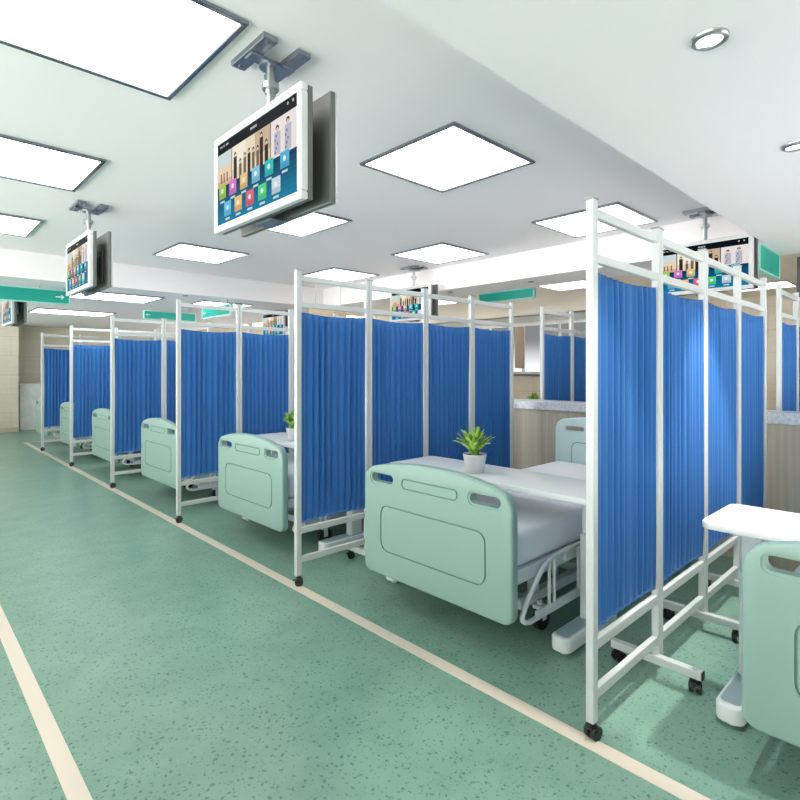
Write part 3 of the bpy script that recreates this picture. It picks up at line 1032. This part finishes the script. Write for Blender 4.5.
def tv_set(t, x, z0, facing, disp):
    """one panel: facing -1 looks to -x. x = plane of the bezel front"""
    W, H, D = .70, .415, (.030 if facing < 0 else .010)
    bm = bmesh.new()
    f = .030
    dx = -facing
    for s in (-1, 1):
        box(bm, (x + dx * D / 2, 0, z0 + H / 2 + s * (H / 2 - f / 2)), (D, W, f), .006, 2)
        box(bm, (x + dx * D / 2, s * (W / 2 - f / 2), z0 + H / 2), (D, f, H - 2 * f), .004, 1)
    h = obj('television_frame', bm, M['tv_white'], t)
    bm = bmesh.new()
    e = .026 if facing < 0 else .024
    box(bm, (x + dx * (D + e / 2 - .002), 0, z0 + H / 2), (e, W - (.006 if facing < 0 else 0), H - (.006 if facing < 0 else 0)), .006, 2)
    box(bm, (x + dx * (D + e - .002), 0, z0 + H * .42), (.018, W * .62, H * .62), .008, 2)
    obj('back_shell', bm, M['tv_back'], h)
    if disp == 'make':
        dm, mats = display_bm()
        d = obj('display', dm, mats, h, loc=(x + .006, 0, z0 + .0285))
        return d
    o = link(bpy.data.objects.new('display', disp.data), h)
    o.location = (x + dx * .006, 0, z0 + .0285)
    if facing == 1: o.rotation_euler = (0, 0, math.pi)
    return disp

DISP = [None]
def make_tv(loc, ztv, label, back=True, front=True):
    """loc = ceiling point of the pole"""
    t = empty('ceiling_television', loc); tag(t, label, 'television', 'double televisions hung from the ceiling')
    zb = ztv - loc[2]
    for s in (-1, 1):
        bm = bmesh.new()
        box(bm, (s * .076, 0, -.012), (.062, .27, .024), .003, 1)
        for q in (-.11, .11): cyl(bm, (s * .076, q, -.024), (s * .076, q, -.028), .009, n=12)
        obj('mount_bar', bm, M['darksteel'], t)
    bm = bmesh.new()
    box(bm, (0, 0, -.030), (.20, .055, .012), .003, 1); cyl(bm, (0, 0, -.036), (0, 0, -.048), .045, n=24)
    obj('mount_bracket', bm, M['darksteel'], t)
    top = zb + .415
    bm = bmesh.new()
    zc = max(-.125, (top - .04) * .5)
    cyl(bm, (0, 0, -.044), (0, 0, zb + .0), .017, n=20)
    p = obj('pole', bm, M['steel'], t); shade(p.data)
    bm = bmesh.new()
    cyl(bm, (0, 0, zc - .012), (0, 0, zc + .012), .034, n=24); cyl(bm, (0, 0, zc - .03), (0, 0, zc - .012), .022, n=20)
    p = obj('collar', bm, M['steel'], t); shade(p.data)
    obj('bracket', boxm((.0, 0, zb + .20), (.07, .16, .12), .006, 1), M['darksteel'], t)
    obj('lower_bracket', boxm((.0, 0, zb - .004), (.08, .12, .016), .006, 1), M['darksteel'], t)
    if front:
        d = tv_set(t, -.082, zb, -1, 'make' if DISP[0] is None else DISP[0])
        DISP[0] = DISP[0] or d
    if back: tv_set(t, .078, zb + .01, 1, DISP[0])
    return t
make_tv((1.13, 1.955, CZ), 1.905, 'largest hanging television with a white frame, top left of centre')
make_tv((1.13, 4.72, CZ), 1.905, 'second hanging television over the aisle, at the left')
make_tv((1.13, 8.12, SZ), 1.855, 'third television over the aisle, cut by the left edge')
make_tv((4.745, 4.735, CZ), 1.911, 'small television seen above the middle screen curtains')
make_tv((4.745, 1.435, CZ), 1.911, 'television behind the top bars of the nearest screen')
make_tv((4.745, 8.0, SZ), 1.855, 'tiny far television seen left of the middle screen post')
make_tv((6.5, .80, CZ), 2.0, 'dark television edge cut by the right side of the picture', True, False)

# ------------------------------------------------------------------ far counter
t = empty('reception_counter', (2.58, 14.25, 0)); tag(t, 'white marble counter against the far left wall', 'counter')
obj('body', boxm((0, 0, .49), (1.1, .55, .98), .006, 1), M['marble'], t)
obj('countertop', boxm((0, 0, .995), (1.14, .60, .03), .006, 2), M['marble'], t)

# ------------------------------------------------------------------ lamps: the two downlights throw real spots
for x, y, watt in ((1.845, .545, 60), (3.01, .535, 150)):
    ld = bpy.data.lights.new('downlight_lamp', 'SPOT'); ld.energy = watt; ld.spot_size = R(58); ld.spot_blend = .4; ld.shadow_soft_size = .03
    ld.color = (1, .97, .92)
    lo = bpy.data.objects.new('downlight_lamp', ld); lo.location = (x * K, y * K, SZ - .02); link(lo)

# ------------------------------------------------------------------ daylight, with added glow from below
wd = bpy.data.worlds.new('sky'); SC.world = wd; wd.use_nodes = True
bg = wd.node_tree.nodes['Background']
WL = wd.node_tree.links
tcw = wd.node_tree.nodes.new('ShaderNodeTexCoord')
spw = wd.node_tree.nodes.new('ShaderNodeSeparateXYZ'); WL.new(tcw.outputs['Generated'], spw.inputs[0])
rw = wd.node_tree.nodes.new('ShaderNodeMapRange')        # lower half made brighter than the sky, added to light the ceiling from below
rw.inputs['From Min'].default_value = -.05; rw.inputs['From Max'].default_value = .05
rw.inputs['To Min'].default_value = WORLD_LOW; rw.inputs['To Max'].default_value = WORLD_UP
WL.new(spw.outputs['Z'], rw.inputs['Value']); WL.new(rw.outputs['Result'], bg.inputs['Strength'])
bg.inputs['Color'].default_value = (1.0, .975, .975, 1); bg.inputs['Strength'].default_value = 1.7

# ------------------------------------------------------------------ camera
cd = bpy.data.cameras.new('camera'); cam = bpy.data.objects.new('camera', cd); link(cam)
F = 537.0
cd.sensor_fit = 'HORIZONTAL'; cd.sensor_width = 36; cd.lens = 36 * F / 800
cd.shift_x = 0; cd.shift_y = -(400 - 370) / 800
cam.location = (0, 0, 1.3)
th = math.atan2(511, 537)
cam.rotation_euler = (R(90), 0, -th)
cd.clip_start = .05
SC.camera = cam
vs = SC.view_settings
vs.view_transform = 'Standard'; vs.look = 'None'; vs.gamma = 1; vs.use_curve_mapping = False
vs.exposure = EXPO
